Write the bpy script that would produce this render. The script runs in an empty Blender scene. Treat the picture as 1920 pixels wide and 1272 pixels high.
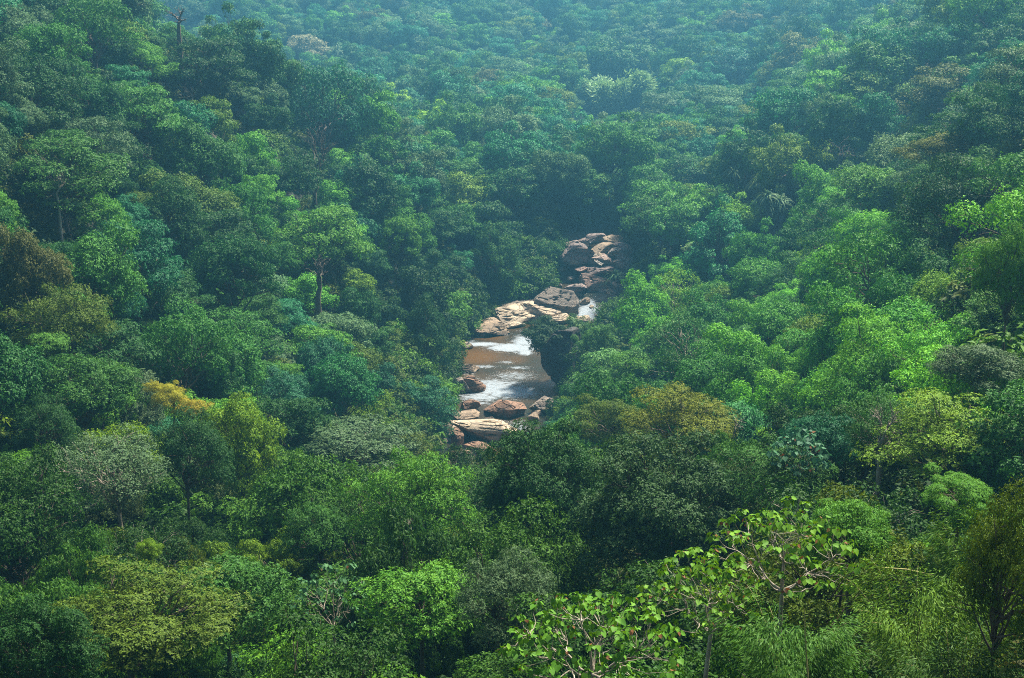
import bpy, math, numpy as np
from mathutils import Vector, noise

# ------------------------------------------------------------------ camera, sky, sun, exposure
S = bpy.context.scene
CAM_Z, PITCH, F = 55.0, math.radians(15.0), 2666.7      # F: focal length in pixels of the 1920 px wide photograph
cam = bpy.data.objects.new('camera', bpy.data.cameras.new('camera'))
S.collection.objects.link(cam)
cam.location = (0, 0, CAM_Z)
cam.rotation_euler = (math.pi/2 - PITCH, 0, 0)
cam.data.lens, cam.data.sensor_width = 50.0, 36.0
cam.data.clip_start, cam.data.clip_end = 0.5, 3000
S.camera = cam

SUN_EL, SUN_AZ = math.radians(55), math.radians(34)     # azimuth from +Y (view direction), negative = to the left
world = bpy.data.worlds.new('World'); S.world = world
world.use_nodes = True
wn = world.node_tree
for n in list(wn.nodes): wn.nodes.remove(n)
sky = wn.nodes.new('ShaderNodeTexSky'); sky.sky_type = 'NISHITA'; sky.sun_disc = False
sky.sun_elevation = SUN_EL; sky.sun_rotation = SUN_AZ
sky.dust_density = 3.0; sky.air_density = 1.0
bgn = wn.nodes.new('ShaderNodeBackground'); bgn.inputs[1].default_value = 0.05
won = wn.nodes.new('ShaderNodeOutputWorld')
wn.links.new(sky.outputs[0], bgn.inputs[0]); wn.links.new(bgn.outputs[0], won.inputs[0])

sl = bpy.data.lights.new('sun', 'SUN'); sl.energy = 5.0; sl.angle = math.radians(5); sl.color = (1.0, 0.94, 0.80)
sun = bpy.data.objects.new('sun', sl); S.collection.objects.link(sun)
sd = Vector((math.sin(SUN_AZ)*math.cos(SUN_EL), math.cos(SUN_AZ)*math.cos(SUN_EL), math.sin(SUN_EL)))
sun.rotation_euler = sd.to_track_quat('Z', 'Y').to_euler()

S.view_settings.view_transform = 'Standard'; S.view_settings.look = 'None'
S.view_settings.gamma = 1.0; S.view_settings.use_curve_mapping = False
S.view_settings.exposure = 1.55
S.cycles.max_bounces = 6; S.cycles.diffuse_bounces = 1; S.cycles.glossy_bounces = 2
S.cycles.transmission_bounces = 3; S.cycles.volume_bounces = 0
S.cycles.use_denoising = False
S.cycles.sample_clamp_direct = 2.5; S.cycles.sample_clamp_indirect = 1.5
S.cycles.pixel_filter_type = 'BLACKMAN_HARRIS'; S.cycles.filter_width = 1.05

HAZE_DENSITY = 0.00065
HAZE_COLOR = (0.20, 0.66, 1.0)

# ------------------------------------------------------------------ helpers
cp, sp = math.cos(PITCH), math.sin(PITCH)
def P(u, v, D):
    """photograph pixel + distance along the view axis -> point"""
    X = (u-960)/F*D; Y = -(v-636)/F*D
    return np.array([X, D*cp + Y*sp, CAM_Z - D*sp + Y*cp])
def proj(p):
    p = np.atleast_2d(p); dx, dy, dz = p[:, 0], p[:, 1], p[:, 2]-CAM_Z
    D = dy*cp - dz*sp; Y = dy*sp + dz*cp
    D = np.maximum(D, 0.1)
    return 960 + F*dx/D, 636 - F*Y/D, D
def onplane(u, v, z):
    d = P(u, v, 1.0) - np.array([0, 0, CAM_Z])
    t = (z-CAM_Z)/d[2]
    return np.array([0, 0, CAM_Z]) + d*t

def link(o, parent=None):
    S.collection.objects.link(o)
    if parent is not None: o.parent = parent
    return o
def empty(name, loc=(0, 0, 0), rz=0):
    o = bpy.data.objects.new(name, None); o.location = loc; o.rotation_euler = (0, 0, rz)
    o.empty_display_size = 0.3
    return link(o)
def tag(o, label=None, cat=None, group=None, kind=None):
    if label: o['label'] = label
    if cat: o['category'] = cat
    if group: o['group'] = group
    if kind: o['kind'] = kind
    return o
def mesh_np(name, V, faces, mat=None, attrs=None, smooth=False):
    """faces: (n,k) int array, or list of such arrays"""
    if not isinstance(faces, list): faces = [faces]
    faces = [f for f in faces if len(f)]
    me = bpy.data.meshes.new(name)
    me.vertices.add(len(V)); me.vertices.foreach_set('co', np.asarray(V, np.float32).ravel())
    li = np.concatenate([f.ravel() for f in faces]); tot = np.concatenate([np.full(len(f), f.shape[1]) for f in faces])
    me.loops.add(len(li)); me.loops.foreach_set('vertex_index', li.astype(np.int32))
    me.polygons.add(len(tot)); st = np.concatenate([[0], np.cumsum(tot)[:-1]])
    me.polygons.foreach_set('loop_start', st.astype(np.int32))
    if smooth: me.polygons.foreach_set('use_smooth', np.ones(len(tot), bool))
    for k, a in (attrs or {}).items():
        at = me.attributes.new(k, 'FLOAT', 'FACE' if len(a) == len(tot) else 'POINT'); at.data.foreach_set('value', np.asarray(a, np.float32))
    me.update(calc_edges=True)
    if mat: me.materials.append(mat)
    return me
def unit(a): return a/np.maximum(np.linalg.norm(a, axis=-1, keepdims=True), 1e-9)

class NT:
    def __init__(s, m): s.t = m.node_tree
    def n(s, typ, **kw):
        nd = s.t.nodes.new('ShaderNode'+typ)
        ins = kw.pop('ins', {})
        for k, v in kw.items(): setattr(nd, k, v)
        for k, v in ins.items():
            if hasattr(v, 'is_output') or isinstance(v, bpy.types.NodeSocket): s.t.links.new(v, nd.inputs[k])
            else: nd.inputs[k].default_value = v
        return nd
def new_mat(name):
    m = bpy.data.materials.new(name); m.use_nodes = True
    for n in list(m.node_tree.nodes): m.node_tree.nodes.remove(n)
    return m, NT(m)
def mixc(t, a, b, f, blend='MIX'):
    nd = t.n('Mix', data_type='RGBA', blend_type=blend)
    for i, v in ((0, f), (6, a), (7, b)):
        if isinstance(v, bpy.types.NodeSocket): t.t.links.new(v, nd.inputs[i])
        else: nd.inputs[i].default_value = v if i == 0 else (*v, 1)
    return nd.outputs[2]
def ramp(t, fac, stops):
    nd = t.n('ValToRGB', ins={0: fac}); e = nd.color_ramp.elements
    while len(e) < len(stops): e.new(0.5)
    for q, (p, c) in zip(e, stops):
        q.position = p; q.color = (*c, 1) if len(c) == 3 else c
    return nd.outputs[0]

def leaf_material(name, inst=False, red=False):
    m, t = new_mat(name)
    if inst: tint = t.n('Attribute', attribute_type='INSTANCER', attribute_name='tint').outputs[0]
    else: tint = t.n('ObjectInfo').outputs['Color']
    lv = t.n('Attribute', attribute_name='lv').outputs['Fac']
    val = t.n('MapRange', ins={0: lv, 1: 0.0, 2: 1.0, 3: 0.55, 4: 1.5}).outputs[0]
    hue = t.n('MapRange', ins={0: lv, 1: 0.0, 2: 1.0, 3: 0.515, 4: 0.478}).outputs[0]
    hsv = t.n('HueSaturation', ins={'Hue': hue, 'Saturation': 1.0, 'Value': val, 'Color': tint})
    col = hsv.outputs[0]
    if red:
        f = t.n('Math', operation='GREATER_THAN', ins={0: lv, 1: 0.90}).outputs[0]
        col = mixc(t, col, (0.17, 0.075, 0.03), f)
    bs = t.n('BsdfPrincipled', ins={'Base Color': col, 'Roughness': 0.6})
    bs.inputs['Specular IOR Level'].default_value = 0.1
    trc = t.n('HueSaturation', ins={'Hue': 0.485, 'Saturation': 1.1, 'Value': 1.3, 'Color': col}).outputs[0]
    tr = t.n('BsdfTranslucent', ins={0: trc})
    mx = t.n('MixShader', ins={0: 0.16, 1: bs.outputs[0], 2: tr.outputs[0]})
    t.n('OutputMaterial', ins={0: mx.outputs[0]})
    return m
M_LEAF = leaf_material('leaf'); M_LEAF_I = leaf_material('leaf_wood', inst=True); M_BIG = leaf_material('heart_leaf', red=True)
def bark_material(name, c1, c2):
    m, t = new_mat(name)
    co = t.n('TexCoord').outputs['Object']
    mp = t.n('Mapping', ins={0: co, 3: (1, 1, 0.25)}).outputs[0]
    nz = t.n('TexNoise', ins={'Vector': mp, 'Scale': 9.0, 'Detail': 5.0}).outputs[0]
    col = ramp(t, nz, [(0.35, c1), (0.65, c2)])
    bp = t.n('Bump', ins={'Height': nz, 'Strength': 0.5, 'Distance': 0.03}).outputs[0]
    b = t.n('BsdfPrincipled', ins={'Base Color': col, 'Roughness': 0.85, 'Normal': bp})
    t.n('OutputMaterial', ins={0: b.outputs[0]})
    return m
M_BARK = bark_material('bark', (0.05, 0.035, 0.022), (0.13, 0.10, 0.07))
M_PALE = bark_material('pale_bark', (0.18, 0.145, 0.10), (0.42, 0.36, 0.28))

# ------------------------------------------------------------------ terrain
# canopy control points: pixel, distance, canopy height
CP = [(0,1272,38,8),(480,1272,42,8),(960,1272,36,8),(1440,1272,27,7),(1920,1272,22,6),
 (0,1000,62,9),(300,1000,62,9),(600,1000,66,9),(900,1000,58,9),(1250,1000,50,9),(1500,1000,36,7),(1920,1000,32,7),
 (0,850,78,9),(300,830,82,9),(600,850,100,9),(800,900,95,9),(950,850,66,9),(1280,800,72,9),(1600,800,72,9),(1900,800,50,9),
 (600,750,120,9),(780,760,145,9),(0,600,95,10),(300,600,125,10),(600,550,160,9),(800,560,190,9),
 (0,300,110,9),(300,350,150,9),(600,350,195,9),(850,400,228,8),(1030,480,234,7),
 (0,100,130,9),(200,100,165,9),(420,40,200,9),(450,130,208,9),(700,240,236,9),
 (1150,720,158,7),(1120,770,135,7),(1300,650,150,8),(1200,570,192,8),(1500,600,120,8),(1750,600,82,8),(1900,500,62,8),(1920,300,78,8),
 (1700,350,130,8),(1920,120,125,8),(1450,420,190,8),(1240,480,240,8),(1400,300,225,8),
 (1110,400,262,7),(960,380,275,8),(960,200,315,8),(960,0,365,8),(700,200,310,8),(500,100,330,8),(600,20,350,8),
 (1300,300,255,8),(1300,120,310,8),(1300,0,345,8),(1500,180,260,8),(1700,100,235,8),(1920,-20,205,8),
 (300,-60,380,8),(960,-80,395,8),(1600,-60,330,8),(0,-60,170,8)]
pts = []
for u, v, D, h in CP:
    if D > 235: D = 235+(D-235)*2.5
    p = P(u, v, D); pts.append((p[0], p[1], p[2]-h))
pts += [(0, 0, 45), (-25, 0, 42), (25, 0, 46), (0, -40, 50), (-60, 10, 38), (60, 10, 48), (0, 18, 33),
        (-150, 100, 60), (-150, 250, 75), (150, 100, 80), (170, 250, 90), (0, 900, 90), (-280, 740, 90), (300, 740, 90)]
# river: pixel of the centre, water level, half width (m)
RV = [(905,1010,-0.6,6),(905,900,-0.4,6),(925,840,-0.1,6.0),(935,790,0,6.2),(950,745,0.1,6.4),(955,700,0.3,6.5),(950,660,0.7,6.5),(1000,610,1.0,6.0),
      (1055,592,1.4,4.5),(1100,575,2.2,4.0),(1110,530,4.2,5.5),(1120,480,7.0,6),(1126,446,9.3,4.5)]
RC = np.array([[*onplane(u, v, z)] for u, v, z, w in RV]); RW = np.array([r[3] for r in RV])
pts = np.array(pts)
pts = np.vstack([pts, RC])
A = pts[:, :2]; Zc = pts[:, 2]
K = np.linalg.norm(A[:, None]-A[None], axis=2)
n_ = len(A); Pm = np.hstack([np.ones((n_, 1)), A/100])
M_ = np.block([[K - 0.0*np.eye(n_), Pm], [Pm.T, np.zeros((3, 3))]])
wts = np.linalg.solve(M_, np.concatenate([Zc, np.zeros(3)]))
def river_dist(q):
    """distance to the river's centre line, water level and half width there"""
    best = np.full(len(q), 1e9); lvl = np.zeros(len(q)); wid = np.zeros(len(q))
    for i in range(len(RC)-1):
        a, b = RC[i, :2], RC[i+1, :2]; ab = b-a
        t = np.clip(((q-a)@ab)/(ab@ab), 0, 1); c = a+t[:, None]*ab
        d = np.linalg.norm(q-c, axis=1); m = d < best
        best[m] = d[m]; lvl[m] = (RC[i, 2]+t*(RC[i+1, 2]-RC[i, 2]))[m]; wid[m] = (RW[i]+t*(RW[i+1]-RW[i]))[m]
    return best, lvl, wid
def ground(q, carve=True):
    q = np.atleast_2d(q)[:, :2]; out = np.zeros(len(q))
    for s in range(0, len(q), 4000):
        c = q[s:s+4000]
        out[s:s+4000] = np.linalg.norm(c[:, None]-A[None], axis=2)@wts[:n_] + wts[n_] + c@wts[n_+1:]/100
    if carve:
        d, l, w = river_dist(q)
        out = np.maximum(out, l+0.6)
        t = np.clip((d-w)/5.0, 0, 1); t = t*t*(3-2*t)
        out = (l-1.2)*(1-t) + out*t
    return out
def canopy(q):
    q = np.atleast_2d(q)[:, :2]
    d, l, w = river_dist(q)
    return ground(q) + 8.0*np.clip((d-w-1)/5, 0, 1)
def cast(u, v, surf=canopy, lo=14, hi=800):
    """first hit of the pixel's ray with the canopy"""
    Ds = np.arange(lo, hi, 0.75); pp = np.array([P(u, v, D) for D in Ds])
    below = pp[:, 2] < surf(pp)
    i = int(np.argmax(below)) if below.any() else len(Ds)-1
    return pp[i], Ds[i]

STEP = 2.5
xs = np.arange(-350, 360.1, STEP); ys = np.arange(-40, 860.1, STEP)
gx, gy = np.meshgrid(xs, ys); q = np.stack([gx.ravel(), gy.ravel()], 1)
gz = ground(q) + np.array([noise.noise(Vector((a*0.15, b*0.15, 0)))*0.5 for a, b in q])
nx, ny = len(xs), len(ys)
ii = (np.arange(ny-1)[:, None]*nx + np.arange(nx-1)[None]).ravel()
m, t = new_mat('forest_floor')
co = t.n('TexCoord').outputs['Object']
nz = t.n('TexNoise', ins={'Vector': co, 'Scale': 0.8, 'Detail': 8.0}).outputs[0]
col = ramp(t, nz, [(0.35, (0.012, 0.016, 0.008)), (0.55, (0.02, 0.026, 0.01)), (0.7, (0.03, 0.024, 0.014))])
col = mixc(t, col, (0.17, 0.11, 0.065), t.n('Attribute', attribute_name='bank').outputs['Fac'])
b = t.n('BsdfPrincipled', ins={'Base Color': col, 'Roughness': 0.95, 'Normal': t.n('Bump', ins={'Height': nz, 'Distance': 0.3}).outputs[0]})
t.n('OutputMaterial', ins={0: b.outputs[0]})
rd, _, rw = river_dist(q)
me = mesh_np('hillside', np.column_stack([q, gz]), np.stack([ii, ii+1, ii+nx+1, ii+nx], 1), m, {'bank': np.clip((rw+3.5-rd)/2.5, 0, 1)}, smooth=True)
tag(link(bpy.data.objects.new('hillside', me)), kind='structure')

# ------------------------------------------------------------------ river water
NS, NW = 420, 26
seg = np.linalg.norm(np.diff(RC[:, :2], axis=0), axis=1); cum = np.concatenate([[0], np.cumsum(seg)])
ss = np.linspace(0, cum[-1], NS)
cx = np.interp(ss, cum, RC[:, 0]); cy = np.interp(ss, cum, RC[:, 1]); cz = np.interp(ss, cum, RC[:, 2]); cw = np.interp(ss, cum, RW)
ker = np.ones(31)/31
def sm(a): return np.convolve(np.pad(a, 15, mode='edge'), ker, 'valid')
cx, cy = sm(cx), sm(cy)
tx, ty = np.gradient(cx), np.gradient(cy); L_ = np.hypot(tx, ty); tx /= L_; ty /= L_
w_ = np.linspace(-1, 1, NW)
WX = cx[:, None] + ty[:, None]*w_[None]*(cw[:, None]+3.5); WY = cy[:, None] - tx[:, None]*w_[None]*(cw[:, None]+3.5)
WZ = np.repeat(cz[:, None], NW, 1)
foam_sheen_spots = [(930,728,70,20,.75),(960,735,60,14,.9),(900,745,60,10,.7),(965,705,50,10,.55),(960,653,52,8,1.0),(900,646,45,4,.9),(985,640,30,14,.8),(1010,622,40,7,.6),  # white water, plus the riffles' sky reflection painted into the colour
    (1100,590,24,16,.8),(1110,580,18,10,.7),(960,801,45,8,.6),(975,792,30,6,.5),(985,662,18,6,.9),(940,790,60,4,.4),(905,688,34,3,.6),(950,680,26,2.5,.6),(925,718,70,5,.7),(985,598,34,3,.6),(935,627,26,3,.6),(1020,606,24,2.5,.7),(880,640,16,2.5,.6),(975,690,24,3,.6),(900,757,30,4,.6),(1105,566,14,5,.8)]
pp = np.stack([WX.ravel(), WY.ravel(), WZ.ravel()], 1)
pu, pv, pd = proj(pp)
fo = np.zeros(len(pp))
for (fu, fv, fa, fb, s_) in foam_sheen_spots:
    c = onplane(fu, fv, float(np.interp(fv, [450, 540, 580, 600, 650, 700, 745], [9, 4, 2, 1.1, .7, .3, .05])))
    sx = fa/F*np.linalg.norm(c); k = (c[1]-onplane(fu, fv+fb, c[2])[1])
    fo = np.maximum(fo, s_*np.exp(-(((pp[:, 0]-c[0])/sx)**2 + ((pp[:, 1]-c[1])/k)**2)**1.5))
ii = (np.arange(NS-1)[:, None]*NW + np.arange(NW-1)[None]).ravel()
am = np.zeros(len(pp))
for (fu, fv, fa, fb, s_) in ((895,668,45,14,.9),(990,606,50,9,.9),(915,632,35,6,.7),(960,672,35,8,.5)):
    c = onplane(fu, fv, 0.8); sx = fa/F*np.linalg.norm(c); k = abs(c[1]-onplane(fu, fv+fb, 0.8)[1])
    am = np.maximum(am, s_*np.exp(-(((pp[:, 0]-c[0])/sx)**2 + ((pp[:, 1]-c[1])/k)**2)**1.5))
m, t = new_mat('river_water')
co = t.n('TexCoord').outputs['Object']
foam_sheen = t.n('Attribute', attribute_name='foam_sheen').outputs['Fac']
st = t.n('Mapping', ins={0: co, 3: (0.4, 1.5, 1)}).outputs[0]
n1 = t.n('TexNoise', ins={'Vector': st, 'Scale': 3.0, 'Detail': 8.0, 'Roughness': 0.85}).outputs[0]
n2 = t.n('TexNoise', ins={'Vector': co, 'Scale': 0.16, 'Detail': 4.0}).outputs[0]
bed = ramp(t, n2, [(0.36, (0.020, 0.022, 0.012)), (0.48, (0.034, 0.025, 0.012)), (0.62, (0.060, 0.038, 0.016))])
bed = mixc(t, bed, (0.105, 0.050, 0.010), t.n('Attribute', attribute_name='amber').outputs['Fac'])
a1 = t.n('Math', operation='MULTIPLY_ADD', ins={0: foam_sheen, 1: 0.38, 2: n1}).outputs[0]
fm = t.n('MapRange', ins={0: a1, 1: 0.66, 2: 0.77, 3: 0.0, 4: 1.0}).outputs[0]
col = mixc(t, bed, (0.30, 0.34, 0.38), fm)
rg = t.n('MapRange', ins={0: fm, 1: 0.0, 2: 1.0, 3: 0.07, 4: 0.6}).outputs[0]
bstr = t.n('MapRange', ins={0: foam_sheen, 1: 0.0, 2: 0.6, 3: 0.3, 4: 1.0}).outputs[0]
bp = t.n('Bump', ins={'Height': n1, 'Distance': 0.25, 'Strength': bstr}).outputs[0]
b = t.n('BsdfPrincipled', ins={'Base Color': col, 'Roughness': rg, 'Normal': bp, 'IOR': 1.33})
t.n('OutputMaterial', ins={0: b.outputs[0]})
me = mesh_np('river', pp, np.stack([ii, ii+1, ii+NW+1, ii+NW], 1), m, {'foam_sheen': fo, 'amber': am}, smooth=True)
tag(link(bpy.data.objects.new('river', me)), kind='structure')

# ------------------------------------------------------------------ plant builders
def tubes(paths, sides=5):
    """paths: list of (points (k,3), radii (k))"""
    V, Fq, o = [], [], 0
    ang = np.arange(sides)*2*math.pi/sides
    for p, r in paths:
        p = np.asarray(p, float); k = len(p)
        d = unit(np.gradient(p, axis=0)); ref = np.where(np.abs(d[:, 2:3]) > 0.9, [[1., 0, 0]], [[0, 0, 1.]])
        a = unit(np.cross(d, ref)); b_ = np.cross(d, a)
        ring = p[:, None] + np.asarray(r)[:, None, None]*(np.cos(ang)[None, :, None]*a[:, None] + np.sin(ang)[None, :, None]*b_[:, None])
        V.append(ring.reshape(-1, 3))
        i0 = (np.arange(k-1)[:, None]*sides + np.arange(sides)[None]).ravel(); i1 = (np.arange(k-1)[:, None]*sides + (np.arange(sides)[None]+1) % sides).ravel()
        Fq.append(np.stack([i0, i1, i1+sides, i0+sides], 1)+o); o += k*sides
    return np.vstack(V), np.vstack(Fq)
def curve(a, b_, sag=0.0, k=6, rg=None, wob=0.04):
    a, b_ = np.asarray(a, float), np.asarray(b_, float); tt = np.linspace(0, 1, k)[:, None]
    p = a+(b_-a)*tt; L = np.linalg.norm(b_-a)
    p[:, 2] += -sag*L*np.sin(math.pi*tt[:, 0])
    if rg is not None: p[1:-1] += rg.normal(0, wob*L, (k-2, 3))
    return p
def leaf_quads(Pb, D, N, L, W, fold=0.12, droop=0.0):
    """one folded four-point blade per leaf"""
    n = len(Pb); D = unit(D); Sd = unit(np.cross(D, N)); N = np.cross(Sd, D)
    L = np.broadcast_to(L, n)[:, None]; W = np.broadcast_to(W, n)[:, None]
    mid = Pb + D*L*0.45; up = N*W*fold
    V = np.stack([Pb, mid+Sd*W*0.5+up, Pb+D*L - np.array([0, 0, 1])*L*droop, mid-Sd*W*0.5+up], 1)
    return V.reshape(-1, 3), np.arange(n*4).reshape(n, 4)
def rdir(rg, n): return unit(rg.normal(size=(n, 3)))

def crown(seed, R=4.0, zc=6.5, H=3.3, nl=26, lobe=0.36, lz=0.8, n=9000, L=0.3, W=0.14, k=6, droop=0.15, low=-0.35, spread=1.15, shape='dome', bump=0.22):
    """foliage of a crown: lobes over an uneven dome, sprigs over the lobes, k leaves round each sprig"""
    rg = np.random.default_rng(seed)
    i = np.arange(nl)+0.5; z = 1-(1-low)*i/nl; th = i*2.39996+rg.uniform(0, 6)
    rr = np.sqrt(np.clip(1-z*z, 0.02, 1))
    base = np.stack([rr*np.cos(th), rr*np.sin(th), z], 1)
    asym = 1+0.22*np.sin(th*1.0+rg.uniform(0, 6))+0.12*np.sin(2*th+rg.uniform(0, 6))
    dist = rg.uniform(0.55, 0.98, nl)*asym
    C = base*dist[:, None]*[R, R, H] + rg.normal(0, 0.05*R, (nl, 3))
    if shape == 'layer': C[:, 2] = np.round(C[:, 2]/1.3)*1.3+rg.normal(0, .12, nl)
    if shape == 'column': C[:, :2] *= (1.0-0.45*np.clip(C[:, 2:3]/H, -1, 1))
    if shape == 'irregular': C *= rg.uniform(0.75, 1.3, (nl, 1))
    C[:, 2] += zc
    lr = lobe*R*rg.uniform(0.55, 1.35, nl)
    ns = n//k
    pick = rg.choice(nl, ns, p=lr**2/np.sum(lr**2))
    d = rdir(rg, ns); flip = (d[:, 2] < -0.15) & (rg.random(ns) < 0.75); d[flip, 2] *= -1
    nzv = np.array([noise.noise(Vector((float(a[0]*2.3+p_*7), float(a[1]*2.3), float(a[2]*2.3)))) for a, p_ in zip(d, pick)])
    rad = lr[pick]*(1+bump*2*nzv)*np.where(rg.random(ns) < 0.7, rg.uniform(0.86, 1.08, ns), rg.uniform(0.35, 0.9, ns))
    Sp = C[pick] + d*rad[:, None]*[1, 1, lz]
    out = unit(d*[1, 1, 1/lz]*1.0 + unit(Sp-[0, 0, zc-1])*0.25 + [0, 0, 0.15])
    Pb = np.repeat(Sp, k, 0) + rg.normal(0, L*0.25, (ns*k, 3)); o = np.repeat(out, k, 0)
    az = np.tile(np.arange(k)*2*math.pi/k, ns)+np.repeat(rg.uniform(0, 6, ns), k)+rg.normal(0, .3, ns*k)
    a = unit(np.cross(o, rdir(rg, ns*k)*0.2+[0.3, 0.9, 0.1])); b_ = np.cross(o, a)
    ph = np.clip(rg.normal(spread, 0.25, ns*k), 0.3, 1.7)[:, None]
    D = o*np.cos(ph) + (a*np.cos(az)[:, None]+b_*np.sin(az)[:, None])*np.sin(ph) - [0, 0, droop]
    N = unit(o + rdir(rg, ns*k)*0.5)
    s = rg.uniform(0.65, 1.25, ns*k)
    V, Fq = leaf_quads(Pb, D, N, L*s, W*s, droop=droop*0.8)
    # a sprig's leaves share an age: young sprigs are paler
    lv = np.clip(np.repeat(rg.normal(0.45, 0.17, ns)+0.25*nzv, k)+rg.normal(0, 0.13, ns*k), 0, 1)
    return V, Fq, lv, C, lr
def trunk_paths(seed, C, lr, zc, r0=0.2, base=-5.0, zf=None):
    rg = np.random.default_rng(seed+99); zf = zf or zc*0.55
    b0 = rg.normal(0, 0.15, 2)
    p = np.array([[0, 0, base], [0, 0, 0], [b0[0]*2, b0[1]*2, zf*0.5], [b0[0], b0[1], zf], [b0[0]*2, b0[1]*2, zc+0.8]])
    paths = [(p, [r0*1.3, r0*1.15, r0*0.85, r0*0.7, r0*0.25])]
    limbs = []
    for c in C:
        a = p[3] + (p[4]-p[3])*rg.uniform(0, 0.6)
        limbs.append((curve(a, a+(c-a)*0.93, -0.08 if c[2] > zf else 0.1, 6, rg), np.linspace(r0*0.42, r0*0.08, 6)))
        for _ in range(3):
            a2 = a+(c-a)*rg.uniform(.55, .9); limbs.append((curve(a2, c+rdir(rg, 1)[0]*lr[0]*0.8, -0.05, 4, rg), np.linspace(r0*0.15, r0*0.04, 4)))
    return paths, limbs

PROTO = {}
def make_proto(key, seed, leafmat=M_LEAF, bark=M_BARK, **kw):
    zc = kw.get('zc', 6.5)
    V, Fq, lv, C, lr = crown(seed, **kw)
    cm = mesh_np('crown', V, Fq, leafmat, {'lv': lv})
    tp, lb = trunk_paths(seed, C, lr, zc)
    TV, TF = tubes(tp+lb, 5)
    PROTO[key] = dict(crown=cm, trunk=mesh_np('trunk', TV, TF, bark, smooth=True), R=kw.get('R', 4.0), zc=zc, H=kw.get('H', 3.3))
near = [('n_dense', 7, dict(n=70000, L=0.15, W=0.07, k=6, nl=60, lobe=.24, low=-.5)), ('n_dome', 1, dict(n=46000, L=0.17, W=0.075, k=6, nl=46, lobe=.25)), ('n_dome2', 2, dict(n=42000, L=0.15, W=0.08, k=5, nl=34, lobe=.3, shape='irregular')),
        ('n_droop', 3, dict(n=46000, L=0.2, W=0.06, k=7, nl=40, lobe=.25, droop=0.65, H=4.0, low=-0.6)), ('n_whorl', 4, dict(n=24000, L=0.25, W=0.10, k=8, nl=30, lobe=.3, droop=0.1)),
        ('n_twig', 5, dict(n=20000, L=0.15, W=0.075, k=4, nl=40, lobe=.26, bark=M_PALE)), ('n_layer', 6, dict(n=38000, L=0.16, W=0.07, k=6, nl=40, lobe=.3, lz=.45, shape='layer'))]
for k_, s_, kw in near:
    bk = kw.pop('bark', M_BARK); make_proto(k_, s_, M_LEAF, bk, **kw)
mid = [('m_dome', 11, dict(n=30000, L=0.2, W=0.1, k=5, nl=44, lobe=.25)), ('m_dome2', 12, dict(n=30000, L=0.2, W=0.1, k=5, nl=30, lobe=.31, shape='irregular')),
       ('m_column', 13, dict(n=30000, L=0.2, W=0.09, k=5, nl=44, lobe=.25, H=4.6, low=-0.8, shape='column')), ('m_layer', 14, dict(n=26000, L=0.19, W=0.1, k=6, nl=40, lobe=.3, lz=.42, shape='layer')),
       ('m_open', 15, dict(n=13000, L=0.2, W=0.1, k=5, nl=26, lobe=.26, H=2.8)), ('m_twig', 16, dict(n=10000, L=0.17, W=0.09, k=4, nl=36, lobe=.26, bark=M_PALE))]
for k_, s_, kw in mid:
    bk = kw.pop('bark', M_BARK); make_proto(k_, s_, M_LEAF, bk, **kw)
far = [('f_dome', 21, dict(n=17000, L=0.27, W=0.14, k=5, nl=40, lobe=.25)), ('f_dome2', 22, dict(n=17000, L=0.27, W=0.14, k=5, nl=28, lobe=.31, shape='irregular')),
       ('f_column', 23, dict(n=16000, L=0.27, W=0.14, k=5, nl=36, lobe=.28, H=4.3, low=-0.7, shape='column')), ('f_layer', 24, dict(n=15000, L=0.26, W=0.14, k=5, nl=38, lobe=.3, lz=.45, shape='layer'))]
for k_, s_, kw in far: make_proto(k_, s_, M_LEAF, M_BARK, **kw)

def place_tree(key, name, pos, sxy, sz, rz, color, label, cat, group=None):
    pr = PROTO[key]; o = empty(name, pos, rz); o.scale = (sxy, sxy, sz)
    for part in (('trunk', 'crown') if cat != 'bush' else ('crown',)):
        if pr.get(part) is None: continue
        o.scale = (sxy*(1+0.13*math.sin(pos[0]*7)), sxy*(1-0.13*math.sin(pos[0]*7)), sz)
        c = link(bpy.data.objects.new(part, pr[part]), o); c.color = (*color, 1)
    return tag(o, label, cat, group)

# ------------------------------------------------------------------ palette
PAL = {'deep green': (0.020, 0.075, 0.014), 'mid green': (0.040, 0.130, 0.018), 'olive': (0.075, 0.130, 0.012), 'grey-green': (0.070, 0.130, 0.050),
       'fresh green': (0.075, 0.220, 0.018), 'yellow-green': (0.120, 0.235, 0.010), 'blue-green': (0.028, 0.125, 0.055), 'brownish green': (0.085, 0.100, 0.022)}

# ------------------------------------------------------------------ named trees of the photograph
# key, u, v of the crown's middle, width px, height px, colour, name, category, label
HERO = []
exec_hero = True
def H(key, u, v, w, h, col, label, name='broadleaf_tree', cat='tree', D=None): HERO.append((key, u, v, w, h, PAL.get(col, col), label, name, cat, D, col))
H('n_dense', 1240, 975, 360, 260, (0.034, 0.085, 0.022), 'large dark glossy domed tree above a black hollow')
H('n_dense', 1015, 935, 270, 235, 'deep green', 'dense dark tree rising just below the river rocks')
H('n_layer', 1290, 815, 240, 150, (0.12, 0.155, 0.008), 'tree with orange-tinged yellow-olive flat crown on the near slope')
H('n_dome', 450, 850, 190, 200, 'yellow-green', 'rounded yellow-green tree right of the yellow blossoming branch')
H('n_dome2', 350, 860, 170, 150, 'deep green', 'dark tree in front of the rounded yellow-green tree')
H('m_dome', 640, 740, 160, 135, (0.030, 0.150, 0.040), 'bright emerald rounded tree standing above its dark neighbours')
H('m_layer', 670, 852, 240, 105, 'grey-green', 'grey-green feathery tree with a broad low crown')
H('n_dome', 160, 745, 230, 140, 'mid green', 'broad smooth domed tree at the left below the vine-hung bushes')
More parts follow.
